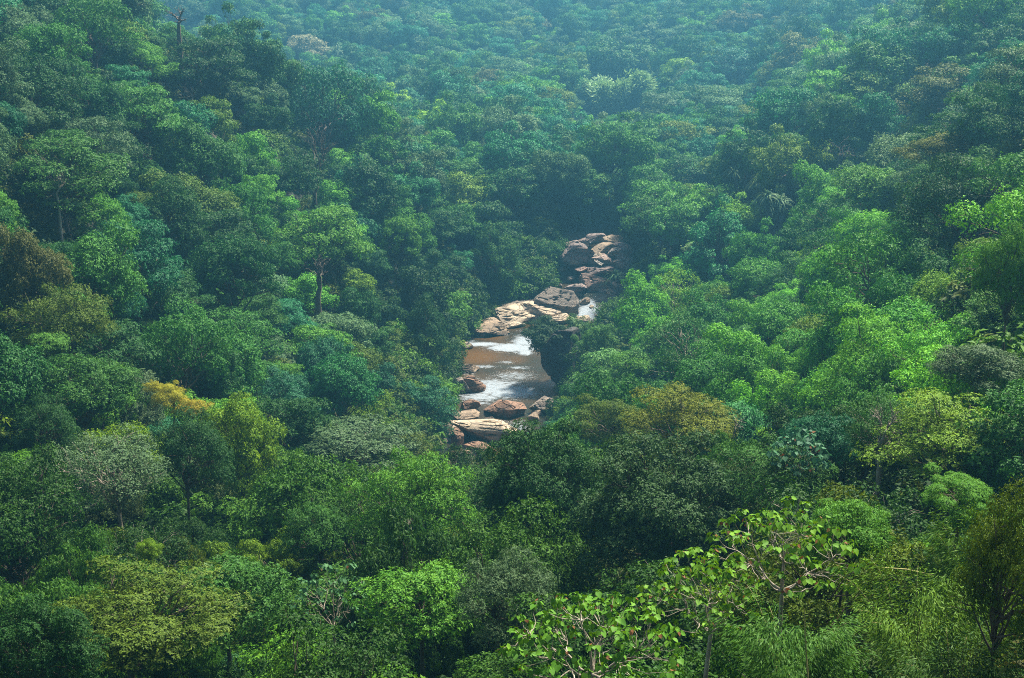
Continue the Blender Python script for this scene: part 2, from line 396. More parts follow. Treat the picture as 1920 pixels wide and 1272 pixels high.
H('n_dome2', 80, 810, 130, 110, 'deep green', 'lower dome tucked under the broad smooth domed tree')
H('n_twig', 215, 900, 280, 170, 'grey-green', 'twiggy grey-green domed tree with thin pale stems showing')
H('n_dome2', 790, 950, 210, 180, 'fresh green', 'fresh green leaning tree beside the dark tall tree')
H('n_layer', 250, 1190, 380, 190, 'olive', 'wide spreading olive tree at the bottom left')
H('n_dome', 60, 1230, 260, 200, 'deep green', 'dark tree filling the bottom left corner')
H('n_whorl', 420, 1130, 230, 150, 'mid green', 'mid green tree behind the wide spreading olive tree')
H('n_whorl', 790, 1140, 240, 140, 'fresh green', 'leafy tree with pointed whorled leaves below the black hollow')
H('n_dome2', 940, 1130, 190, 170, 'grey-green', 'pale-leaved tree between the whorled tree and the heart-leaved tree')
H('n_layer', 1790, 835, 290, 150, 'yellow-green', 'vivid yellow-green wide tree on the right slope')
H('n_droop', 1800, 930, 170, 90, 'fresh green', 'tree with long hanging leaflets in drooping fans')
H('n_twig', 1650, 815, 170, 140, 'mid green', 'thin-crowned tree with pale forked branches')
H('n_dome', 1600, 1010, 190, 130, 'fresh green', 'bright green tree right of the heart-leaved tree')
H('n_dome2', 1470, 900, 200, 120, 'mid green', 'loose-leaved tree behind the top of the heart-leaved tree')
H('n_whorl', 1530, 840, 130, 110, 'blue-green', 'tree with big round blue-green leaves')
H('n_dome2', 1880, 1100, 200, 330, 'olive', 'dark olive tree hanging into the right edge at the bottom')
H('m_layer', 110, 340, 250, 160, 'mid green', 'wide flat-topped tree with pale crooked limbs on the left slope')
H('m_open', 600, 220, 200, 180, 'blue-green', 'tallest tree of the left slope with a bare dark trunk')
H('m_layer', 385, 140, 190, 130, 'deep green', 'dark spreading tree on the skyline of the left spur')
H('m_open', 330, 25, 150, 60, 'deep green', 'bare-limbed tree outlined against the far haze')
H('m_layer', 600, 465, 190, 150, 'fresh green', 'broad tree on a dark leaning trunk in the middle of the left slope')
H('m_dome', 750, 455, 110, 100, 'fresh green', 'light green tree beside the broad tree on a dark leaning trunk')
H('f_dome', 1413, 222, 68, 46, (0.16, 0.24, 0.02), 'small bright yellow-green round tree on the far right slope')
H('f_layer', 1385, 125, 130, 70, 'blue-green', 'mushroom-topped tree high on the far slope')
H('f_dome', 1170, 120, 170, 90, 'mid green', 'big domed tree high above the river bend')
H('m_dome', 1640, 370, 180, 110, 'fresh green', 'lush bright green tree below the brown leafless tangle')
H('m_dome2', 1760, 285, 130, 70, (0.12, 0.15, 0.02), 'tree with orange-yellow young leaves on its top')
H('n_dome2', 1820, 400, 230, 180, 'deep green', 'large dark tree at the right edge of the slope')
H('n_dome', 1890, 530, 130, 190, 'fresh green', 'lighter tree below the large dark tree on the right edge')
H('m_dome', 1030, 495, 105, 95, 'mid green', 'dense rounded tree leaning over the river above the rock outcrop')
H('m_column', 930, 490, 110, 140, 'mid green', 'tall tree left of the dense rounded riverbank tree')
H('m_dome2', 60, 520, 150, 170, 'brownish green', 'vine-draped tree with rusty brown tips on the left edge')
H('n_dome2', 130, 610, 170, 130, 'olive', 'olive tree tangled with brown creepers')
H('m_column', 800, 650, 110, 190, 'deep green', 'dark tree whose crown hangs over the river pool')
H('m_column', 780, 780, 150, 130, 'blue-green', 'dark bluish tree at the foot of the left bank')
H('f_dome2', 580, 97, 90, 46, (0.34, 0.34, 0.18), 'pinkish cream flowering tree on the far hillside')
H('n_dome', 280, 1035, 60, 45, 'yellow-green', 'small luminous yellow-green sapling in a dark gap')
H('n_whorl', 95, 645, 80, 40, (0.09, 0.24, 0.03), 'pale fan-leaved young tree in the dark on the left', 'young_tree')
H('n_droop', 1150, 800, 170, 110, 'olive', 'olive tree with hanging leaves beside the orange-tinged tree')
H('m_dome', 1190, 700, 110, 70, 'fresh green', 'light green dome on the right bank behind the overhanging rock')
H('m_dome2', 1830, 690, 180, 90, 'grey-green', 'grey-green broad tree on the right slope')
H('n_dome', 600, 1010, 150, 110, 'mid green', 'round tree above the forked pale-stemmed tree')

RIVER_POLY = np.array([(848,862),(845,700),(865,655),(885,612),(940,580),(985,545),(1055,530),(1076,540),(1076,500),(1048,458),(1095,436),(1135,436),(1192,470),(1192,545),(1142,565),(1130,597),
                       (1090,612),(1090,735),(1055,745),(1030,785),(985,832),(905,862)], float)
def in_poly(u, v, poly=RIVER_POLY):
    u = np.atleast_1d(u); v = np.atleast_1d(v); inside = np.zeros(len(u), bool); j = len(poly)-1
    for i in range(len(poly)):
        (xi, yi), (xj, yj) = poly[i], poly[j]
        c = ((yi > v) != (yj > v)) & (u < (xj-xi)*(v-yi)/(yj-yi+1e-9)+xi); inside ^= c; j = i
    return inside
SPECIAL = [(322,750,100,80,None),(1470,1040,300,190,29),(1110,1215,340,150,25),(622,1095,160,150,None),(1500,855,110,90,None),
           (1150,1095,210,80,58),(1480,1190,300,200,23),(1720,1110,300,230,26),(1840,1040,240,200,29),(1790,1250,280,150,22)]
SPECIAL_D = [D if D else cast(u, v+h*.2)[1]-2.0 for u, v, w, h, D in SPECIAL]
SPECIAL = [(*s_[:4], d_) for s_, d_ in zip(SPECIAL, SPECIAL_D)]
def FAR_D(u, v): return cast(u, v)[1]+1.0
SPECIAL += [(1150,172,160,90,FAR_D(1150,172)),(1655,160,140,70,FAR_D(1655,160)),(1455,375,80,80,FAR_D(1455,385)),(1205,525,60,60,226),(1570,285,110,50,FAR_D(1570,300)),
            (1258,735,40,50,FAR_D(1258,745)),(1375,795,40,40,FAR_D(1375,800)),(1650,800,80,80,FAR_D(1650,830)),(400,1052,40,40,FAR_D(400,1052)),(1335,475,90,50,FAR_D(1335,475))]
rng = np.random.default_rng(5)
named = []   # dicts with pos, R, u, v, label for the labels of the others
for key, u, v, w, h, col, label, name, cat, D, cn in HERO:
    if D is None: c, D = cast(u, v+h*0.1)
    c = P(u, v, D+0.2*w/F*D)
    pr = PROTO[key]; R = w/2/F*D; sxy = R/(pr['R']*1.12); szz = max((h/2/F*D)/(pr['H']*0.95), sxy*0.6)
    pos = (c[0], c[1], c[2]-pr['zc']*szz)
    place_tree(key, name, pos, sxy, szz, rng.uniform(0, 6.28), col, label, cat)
    named.append(dict(pos=c, R=R, u=u, v=v, D=D, label=label))

# ------------------------------------------------------------------ all other trees
def poisson(n_try, seed):
    rg = np.random.default_rng(seed); kept = []; cell = 6.0; grid = {}
    ang = rg.uniform(-0.46, 0.46, n_try); D = np.sqrt(rg.uniform(18**2, 740**2, n_try))
    x = np.tan(ang)*D; y = D
    # more tries near the camera
    m2 = n_try//3; D2 = rg.uniform(16, 150, m2); a2 = rg.uniform(-0.52, 0.52, m2)
    x = np.concatenate([np.tan(a2)*D2, x]); y = np.concatenate([D2, y])
    q = np.stack([x, y], 1); d, l, w = river_dist(q)
    R = rg.uniform(2.0, 4.4, len(q))*np.clip(0.60+y/430, 0.6, 1.4)
    ok = d > w+1.0+R*0.45
    q, R = q[ok], R[ok]
    hx = [(n['pos'][0], n['pos'][1], n['R']) for n in named]
    for (px, py), r in zip(q, R):
        if any((px-a)**2+(py-b_)**2 < (0.72*(r+rr))**2 for a, b_, rr in hx): continue
        cx_, cy_ = int(px//cell), int(py//cell); bad = False
        for i in (-1, 0, 1):
            for j in (-1, 0, 1):
                for (ax, ay, ar) in grid.get((cx_+i, cy_+j), ()):
                    if (px-ax)**2+(py-ay)**2 < (0.66*(r+ar))**2: bad = True; break
                if bad: break
            if bad: break
        if not bad: grid.setdefault((cx_, cy_), []).append((px, py, r)); kept.append((px, py, r))
    return np.array(kept)
T = poisson(60000, 3)
g = ground(T[:, :2]); rg = np.random.default_rng(8)
hh = np.clip(T[:, 2]/3.2, 0.62, 1.45)*rg.uniform(0.80, 1.28, len(T))
top = g + 9.5*hh
tu, tv, tD = proj(np.column_stack([T[:, :2], top-2.6*hh]))      # middle of the crown
pr_ = T[:, 2]/tD*F
# stand clear of the visible river
clear = np.ones(len(T), bool)
for a_ in np.linspace(0, 2*math.pi, 12, endpoint=False):
    clear &= ~in_poly(tu+math.cos(a_)*pr_*0.8, tv+math.sin(a_)*pr_*0.62-pr_*0.05)
clear &= ~in_poly(tu, tv)
for u_, v_, w_s, h_s, D_ in SPECIAL:
    clear &= ~((np.abs(tu-u_) < w_s/2+pr_*0.55) & (np.abs(tv-v_) < h_s/2+pr_*0.5) & (tD < D_+1.5))
for n_h, h_ in zip(named, HERO):
    clear &= ~((np.abs(tu-h_[1]) < h_[3]*0.42+pr_*0.3) & (np.abs(tv-h_[2]) < h_[4]*0.42+pr_*0.3) & (tD < n_h['D']+n_h['R']))
# what stands behind the water line may rise above it, never in front
T, g, hh, top, tu, tv, tD, pr_ = [a[clear] for a in (T, g, hh, top, tu, tv, tD, pr_)]
vis = np.ones(len(T), bool)
tp_ = np.column_stack([T[:, :2], top-0.8])
for s in np.linspace(0.08, 0.965, 60):
    p = np.array([0, 0, CAM_Z])*(1-s) + tp_*s
    near_tree = np.linalg.norm(p-tp_, axis=1) < T[:, 2]*1.6
    vis &= near_tree | (p[:, 2] > canopy(p)-1.2)
inframe = (tu > -pr_*0.8) & (tu < 1920+pr_*0.8) & (tv > -pr_*0.7) & (tv < 1272+pr_*0.7)
order = np.argsort(-pr_)
cand = [i for i in order if vis[i] and inframe[i]]
N_IND = 300-len([1 for h_ in HERO if h_[7] == 'broadleaf_tree'])
indiv = cand[:N_IND]; rest = np.setdiff1d(np.arange(len(T)), indiv)
print('trees', len(T), 'visible', len(cand), 'individual', len(indiv), 'rest', len(rest))

names_ = list(PAL)
def pick_color(u, v, rg, D=200):
    w = np.array([3.6, 4.6, 0.6, 1.6, 1.6, 0.25, 1.4, 0.05])
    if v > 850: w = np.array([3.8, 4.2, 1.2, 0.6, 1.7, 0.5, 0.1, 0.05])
    if u > 1150 and 330 < v < 800: w = np.array([2.8, 4.4, 0.8, 0.9, 3.0, 0.5, 0.4, 0.05])
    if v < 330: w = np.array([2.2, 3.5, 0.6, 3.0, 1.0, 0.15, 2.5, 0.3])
    k = rg.choice(len(w), p=w/w.sum()); c = np.array(PAL[names_[k]])*rg.uniform(0.8, 1.25)*rg.uniform(0.93, 1.07, 3)
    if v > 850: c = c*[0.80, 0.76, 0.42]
    elif D > 260: c = c*[1.5, 1.55, 1.5]  # far crowns lightened in colour, standing in for haze brightness
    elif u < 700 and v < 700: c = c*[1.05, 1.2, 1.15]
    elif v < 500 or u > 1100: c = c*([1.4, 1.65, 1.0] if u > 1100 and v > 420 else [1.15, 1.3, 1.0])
    return names_[k], c
rg = np.random.default_rng(21)
shape_word = {'dome': 'round-topped', 'dome2': 'uneven', 'droop': 'drooping', 'whorl': 'coarse-leaved', 'twig': 'sparse twiggy', 'layer': 'layered', 'dense': 'dense round', 'column': 'tall narrow', 'open': 'open-crowned'}
dirs = ['right of', 'below and right of', 'below', 'below and left of', 'left of', 'above and left of', 'above', 'above and right of']
ordw = ['', 'second ', 'third ', 'fourth ', 'fifth ', 'sixth ', 'seventh ', 'eighth ', 'ninth ', 'tenth ', 'eleventh ', 'twelfth ']
info = []
for i in indiv:
    lod = near if tD[i] < 82 else mid if tD[i] < 185 else far
    wgt = {'n': [0, 5, 5, 2, 2, 1.3, 3], 'm': [5, 5, 2, 3, 1.2, 1], 'f': [4, 4, 2, 3]}[lod[0][0][0]]
    key = lod[rg.choice(len(lod), p=np.array(wgt)/sum(wgt))][0]
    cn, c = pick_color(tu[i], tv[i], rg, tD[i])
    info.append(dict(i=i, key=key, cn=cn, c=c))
LM = [(n['u'], n['v'], n['label']) for n in named]
from collections import defaultdict
short = {}
SHORT = [  # landmark wording for neighbours, found in the labels above
 'large dark glossy domed tree', 'dense dark tree below the river', 'orange-tinged tree', 'rounded yellow-green tree', 'dark tree before the yellow-green one',
 'bright emerald tree', 'grey-green feathery tree', 'broad smooth dome', 'lower dome', 'twiggy grey-green dome', 'fresh green leaning tree', 'wide spreading olive tree',
 'bottom left corner tree', 'tree behind the spreading olive one', 'whorl-leaved tree', 'pale-leaved tree', 'vivid yellow-green wide tree', 'drooping fan-leaved tree', 'pale forked tree',
 'bright tree beside the heart-leaved one', 'loose-leaved tree', 'round blue-leaved tree', 'dark olive edge tree', 'flat-topped pale-limbed tree', 'tallest left-slope tree', 'dark skyline tree',
 'bare-limbed skyline tree', 'broad tree on a dark trunk', 'light green slope tree', 'small bright yellow-green tree', 'mushroom-topped tree', 'big far dome', 'lush tree under the brown tangle',
 'orange-topped tree', 'large dark right-edge tree', 'lighter right-edge tree', 'rounded riverbank tree', 'tall riverbank tree', 'rusty vine-draped tree', 'creeper-tangled olive tree',
 'dark tree over the pool', 'bluish left-bank tree', 'cream flowering tree', 'luminous sapling', 'pale fan-leaved young tree', 'olive hanging-leaved tree', 'light right-bank dome',
 'grey-green right-slope tree', 'round tree above the pale-stemmed tree']
assert len(SHORT) == len(named), (len(SHORT), len(named))
buckets = defaultdict(list)
for f in info:
    i = f['i']; d2 = [math.hypot(tu[i]-a, tv[i]-b_) for a, b_, _ in LM]; j = int(np.argmin(d2))
    a = math.atan2(tv[i]-LM[j][1], tu[i]-LM[j][0]); o = int(round(a/(math.pi/4))) % 8
    f['lm'], f['dir'], f['dist'] = j, o, d2[j]; buckets[(j, o)].append(f)
for (j, o), fs in buckets.items():
    fs.sort(key=lambda f: f['dist'])
    for r_, f in enumerate(fs):
        sw = shape_word[f['key'].split('_')[1]]
        f['label'] = f"{f['cn']} {sw} tree, {ordw[min(r_, 11)] or 'next'} {dirs[o].replace('below and', 'down').replace('above and', 'up').replace('down left of', 'below left of').replace('down right of', 'below right of').replace('up left of', 'above left of').replace('up right of', 'above right of')} the {SHORT[j]}"
        f['label'] = ' '.join(f['label'].split())
def slope_group(u, v, D):
    if D > 235: return 'trees of the far hillside'
    if v > 820: return 'trees of the near slope below the viewpoint'
    return 'trees of the left slope' if u < 1000 else 'trees of the right slope'
for f in info:
    i = f['i']; s_ = T[i, 2]/4.0*1.12; pr = PROTO[f['key']]; sz = hh[i]*0.98*(0.82 if 'column' in f['key'] else 1)
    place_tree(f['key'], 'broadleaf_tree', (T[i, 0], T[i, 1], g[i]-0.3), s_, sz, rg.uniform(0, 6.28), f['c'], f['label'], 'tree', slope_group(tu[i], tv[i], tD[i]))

#LBL
# ------------------------------------------------------------------ the wood beyond and between: stuff
def instancer(name, P3, R, Sc, Tint, Idx, objs):
    """ONE object whose points carry copies of the given crowns"""
    col = bpy.data.collections.new(name+'_kinds')
    for o in objs: col.objects.link(o)
    me = bpy.data.meshes.new(name); me.vertices.add(len(P3)); me.vertices.foreach_set('co', np.asarray(P3, np.float32).ravel())
    for k, v, typ, fld in (('rotz', R, 'FLOAT', 'value'), ('scl', Sc, 'FLOAT_VECTOR', 'vector'), ('tint', Tint, 'FLOAT_COLOR', 'color'), ('idx', Idx, 'INT', 'value')):
        a = me.attributes.new(k, typ, 'POINT')
        v = np.asarray(v)
        a.data.foreach_set(fld, v.astype(np.int32 if typ == 'INT' else np.float32).ravel())
    o = link(bpy.data.objects.new(name, me))
    ng = bpy.data.node_groups.new(name, 'GeometryNodeTree')
    ng.interface.new_socket('Geometry', in_out='INPUT', socket_type='NodeSocketGeometry'); ng.interface.new_socket('Geometry', in_out='OUTPUT', socket_type='NodeSocketGeometry')
    N = ng.nodes.new; Lk = ng.links.new
    gi, go = N('NodeGroupInput'), N('NodeGroupOutput')
    m2p = N('GeometryNodeMeshToPoints'); ip = N('GeometryNodeInstanceOnPoints'); ci = N('GeometryNodeCollectionInfo')
    ci.inputs[0].default_value = col; ci.inputs['Separate Children'].default_value = True; ci.inputs['Reset Children'].default_value = True
    def na(nm, dt):
        x = N('GeometryNodeInputNamedAttribute'); x.data_type = dt; x.inputs[0].default_value = nm; return x.outputs[0]
    cx_ = N('ShaderNodeCombineXYZ'); Lk(na('rotz', 'FLOAT'), cx_.inputs[2])
    Lk(gi.outputs[0], m2p.inputs[0]); Lk(m2p.outputs[0], ip.inputs['Points']); Lk(ci.outputs[0], ip.inputs['Instance'])
    ip.inputs['Pick Instance'].default_value = True
    Lk(na('idx', 'INT'), ip.inputs['Instance Index']); Lk(cx_.outputs[0], ip.inputs['Rotation']); Lk(na('scl', 'FLOAT_VECTOR'), ip.inputs['Scale'])
    Lk(ip.outputs[0], go.inputs[0])
    md = o.modifiers.new('scatter', 'NODES'); md.node_group = ng
    return o
def stuff_protos(keys):
    """crown and trunk of a kind joined, with the wood's leaf material"""
    out = []
    for k in keys:
        pr = PROTO[k]; a, b_ = pr['crown'], pr['trunk']
        Va = np.zeros(len(a.vertices)*3, np.float32); a.vertices.foreach_get('co', Va)
        lv = np.zeros(len(a.polygons), np.float32); a.attributes['lv'].data.foreach_get('value', lv)
        me = mesh_np(k+'_wood', Va.reshape(-1, 3), np.arange(len(Va)//3).reshape(-1, 4), M_LEAF_I, {'lv': lv})
        out.append(bpy.data.objects.new(k+'_wood', me))
    return out
K_ = ['m_dome', 'm_dome2', 'm_column', 'f_column', 'f_dome', 'f_dome2', 'f_layer', 'm_layer']
order_sorted = sorted(K_)          # Collection Info sorts its children by name
P3, Rz, Sc, Ti, Ix = [], [], [], [], []
for i in rest:
    ks = ['m_dome', 'm_dome2', 'm_column', 'm_layer'] if tD[i] < 150 else ['f_dome', 'f_dome2', 'f_column', 'f_layer', 'f_dome', 'f_dome2']
    k = ks[rg.integers(len(ks))]; s_ = T[i, 2]/4*1.12
    P3.append((T[i, 0], T[i, 1], g[i]-0.3)); Rz.append(rg.uniform(0, 6.28)); Sc.append((s_, s_, hh[i]*0.98*(0.82 if 'column' in k else 1)))
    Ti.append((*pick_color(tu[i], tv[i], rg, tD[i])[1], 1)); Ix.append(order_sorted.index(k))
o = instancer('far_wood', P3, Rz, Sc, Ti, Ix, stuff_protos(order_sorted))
tag(o, 'closed forest of small crowns covering the hazy far slopes', 'wood', kind='stuff')

# undergrowth: low leaf masses between the trunks
V, Fq, lv, C, lr = crown(41, R=1.9, zc=0.9, H=1.5, nl=14, n=2600, L=0.22, W=0.1, k=5, low=-0.1, lobe=.4)
ua = bpy.data.objects.new('u_a', mesh_np('u_a', V, Fq, M_LEAF_I, {'lv': lv}))
V, Fq, lv, C, lr = crown(42, R=1.9, zc=1.0, H=1.8, nl=12, n=2200, L=0.34, W=0.12, k=7, low=-0.1, lobe=.4, droop=.3)
ub = bpy.data.objects.new('u_b', mesh_np('u_b', V, Fq, M_LEAF_I, {'lv': lv}))
nU = 20000
a = rg.uniform(-0.45, 0.45, nU); y = 15+725*rg.uniform(0, 1, nU)**0.8; qx = np.stack([np.tan(a)*y, y], 1)
q2 = np.stack([np.tan(rg.uniform(-.5, .5, 2500))*(yy := rg.uniform(14, 130, 2500)), yy], 1); qx = np.vstack([qx, q2])
j = rg.integers(0, NS, 1500); side = rg.choice([-1, 1], 1500); of = cw[j]+rg.uniform(2.2, 8.5, 1500)
qx = np.vstack([qx, np.stack([cx[j]+ty[j]*of*side, cy[j]-tx[j]*of*side], 1)])
d, l, w = river_dist(qx); qx = qx[d > w+1.9]
for up_ in (0.5, 2.2):
    a_, b_, _ = proj(np.column_stack([qx, ground(qx)+up_])); keep = ~in_poly(a_, b_)
    for dx_ in (-20, -9, 9): keep &= ~in_poly(a_+dx_, b_)
    qx = qx[keep]
gzz = ground(qx); s_ = rg.uniform(0.7, 1.5, len(qx))
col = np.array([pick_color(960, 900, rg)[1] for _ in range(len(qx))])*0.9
o = instancer('undergrowth', np.column_stack([qx, gzz-0.3]), rg.uniform(0, 6.28, len(qx)), np.stack([s_, s_, s_*rg.uniform(.6, 1.1, len(qx))], 1), np.column_stack([col, np.ones(len(qx))]), rg.integers(0, 2, len(qx)), [ua, ub])
tag(o, 'dark leafy undergrowth covering the ground between the trunks', 'undergrowth', kind='stuff')

# ------------------------------------------------------------------ boulders
m, t = new_mat('river_rock')
oi = t.n('ObjectInfo'); co = t.n('TexCoord').outputs['Object']; geo = t.n('NewGeometry')
mp = t.n('Mapping', ins={0: co, 3: (0.6, 0.6, 2.2)}).outputs[0]
na_ = t.n('TexNoise', ins={'Vector': mp, 'Scale': 0.9, 'Detail': 10.0, 'Roughness': 0.65}).outputs[0]
nb_ = t.n('TexNoise', ins={'Vector': co, 'Scale': 5.0, 'Detail': 8.0, 'Roughness': 0.7}).outputs[0]
v1 = ramp(t, na_, [(0.30, (0.45, 0.42, 0.42)), (0.47, (0.95, 0.93, 0.9)), (0.62, (1.25, 1.2, 1.1))])
v2 = ramp(t, nb_, [(0.30, (0.5, 0.5, 0.5)), (0.5, (1, 1, 1)), (0.72, (1.35, 1.3, 1.25))])
col = mixc(t, mixc(t, oi.outputs['Color'], v1, 1.0, 'MULTIPLY'), v2, 1.0, 'MULTIPLY')
sx_ = t.n('SeparateXYZ', ins={0: co}).outputs[2]
mz = t.n('MapRange', ins={0: sx_, 1: 1.6, 2: -0.2, 3: -0.25, 4: 0.30}).outputs[0]
mo = t.n('Math', operation='ADD', ins={0: na_, 1: mz}).outputs[0]
mo = t.n('Math', operation='ADD', ins={0: mo, 1: oi.outputs['Alpha']}).outputs[0]
mf = t.n('MapRange', ins={0: mo, 1: 1.0, 2: 1.18, 3: 0.0, 4: 0.85}).outputs[0]
col = mixc(t, col, (0.17, 0.15, 0.022), mf)
vw = mixc(t, mp, nb_, 0.12, 'ADD'); vo = t.n('TexVoronoi', feature='DISTANCE_TO_EDGE', ins={'Vector': vw, 'Scale': 0.75}).outputs[0]
ck = t.n('MapRange', ins={0: vo, 1: 0.0, 2: 0.035, 3: 0.25, 4: 1.0}).outputs[0]
col = mixc(t, col, ck, 1.0, 'MULTIPLY')
gz_ = t.n('SeparateXYZ', ins={0: t.n('TexCoord').outputs['Generated']}).outputs[2]
gn = t.n('MapRange', ins={0: nb_, 1: 0.3, 2: 0.7, 3: -0.05, 4: 0.05}).outputs[0]
gw = t.n('Math', operation='ADD', ins={0: gz_, 1: gn}).outputs[0]
wet = t.n('MapRange', ins={0: gw, 1: 0.34, 2: 0.42, 3: 1.0, 4: 0.0}).outputs[0]
col = mixc(t, col, (0.035, 0.028, 0.02), t.n('Math', operation='MULTIPLY', ins={0: wet, 1: 0.75}).outputs[0])
rgh = t.n('MapRange', ins={0: wet, 1: 0.0, 2: 1.0, 3: 0.85, 4: 0.35}).outputs[0]
hh2 = t.n('Math', operation='MULTIPLY_ADD', ins={0: ck, 1: 0.6, 2: nb_}).outputs[0]
bp = t.n('Bump', ins={'Height': hh2, 'Distance': 0.16, 'Strength': 0.9}).outputs[0]
b = t.n('BsdfPrincipled', ins={'Base Color': col, 'Roughness': rgh, 'Normal': bp})
t.n('OutputMaterial', ins={0: b.outputs[0]})
M_ROCK = m
import bmesh
_ico = {}
def ico(sub):
    if sub not in _ico:
        bm = bmesh.new(); bmesh.ops.create_icosphere(bm, subdivisions=sub, radius=1)
        _ico[sub] = (np.array([v.co[:] for v in bm.verts]), np.array([[v.index for v in f.verts] for f in bm.faces])); bm.free()
    return _ico[sub]
def rock_mesh(seed, w, d, h, sub=5, blocky=0.5, under=0.0, tilt=0.0):
    rg = np.random.default_rng(seed); V, Fq = ico(sub); V = V.copy()
    e = 1.0-0.55*blocky; V = np.sign(V)*np.abs(V)**e; V /= np.abs(V).max(0)
    for _ in range(15):                      # split faces
        n = unit(rg.normal(size=3)*[1, 1, 0.8]); c = rg.uniform(0.52, 0.9); s = V@n-c; V -= np.maximum(s, 0)[:, None]*n*0.97
    sd = float(seed)*3.7
    ns = np.array([noise.multi_fractal(Vector((a*1.2+sd, b_*1.2, c_*1.8)), 0.9, 2.1, 5) for a, b_, c_ in V])
    cr = np.array([abs(noise.noise(Vector((a*2.2+sd, b_*2.2, c_*3.4+9)))) for a, b_, c_ in V])
    V *= (1+0.05*(ns-0.8) - 0.14*np.exp(-(cr/0.05)**2))[:, None]
    if under: V[:, :2] *= (1-under*np.clip(-V[:, 2:3]-0.05, 0, 1)**0.8)
    V *= [w/2, d/2, h/2]
    if tilt: c_, s_ = math.cos(tilt), math.sin(tilt); V = np.stack([V[:, 0]*c_-V[:, 2]*s_, V[:, 1], V[:, 0]*s_+V[:, 2]*c_], 1)
    me = mesh_np('boulder', V, Fq, M_ROCK, smooth=True)
    me.set_sharp_from_angle(angle=math.radians(32))
    return me
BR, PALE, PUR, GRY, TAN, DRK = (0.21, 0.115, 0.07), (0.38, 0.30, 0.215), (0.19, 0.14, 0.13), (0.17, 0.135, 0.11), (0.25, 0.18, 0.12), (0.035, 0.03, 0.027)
def wlevel(v): return float(np.interp(v, [436, 456, 500, 516, 545, 560, 580, 600, 650, 700, 745, 900], [10.2, 9.2, 6.6, 5.4, 3.6, 2.6, 2.0, 1.1, .7, .3, .05, -.3]))
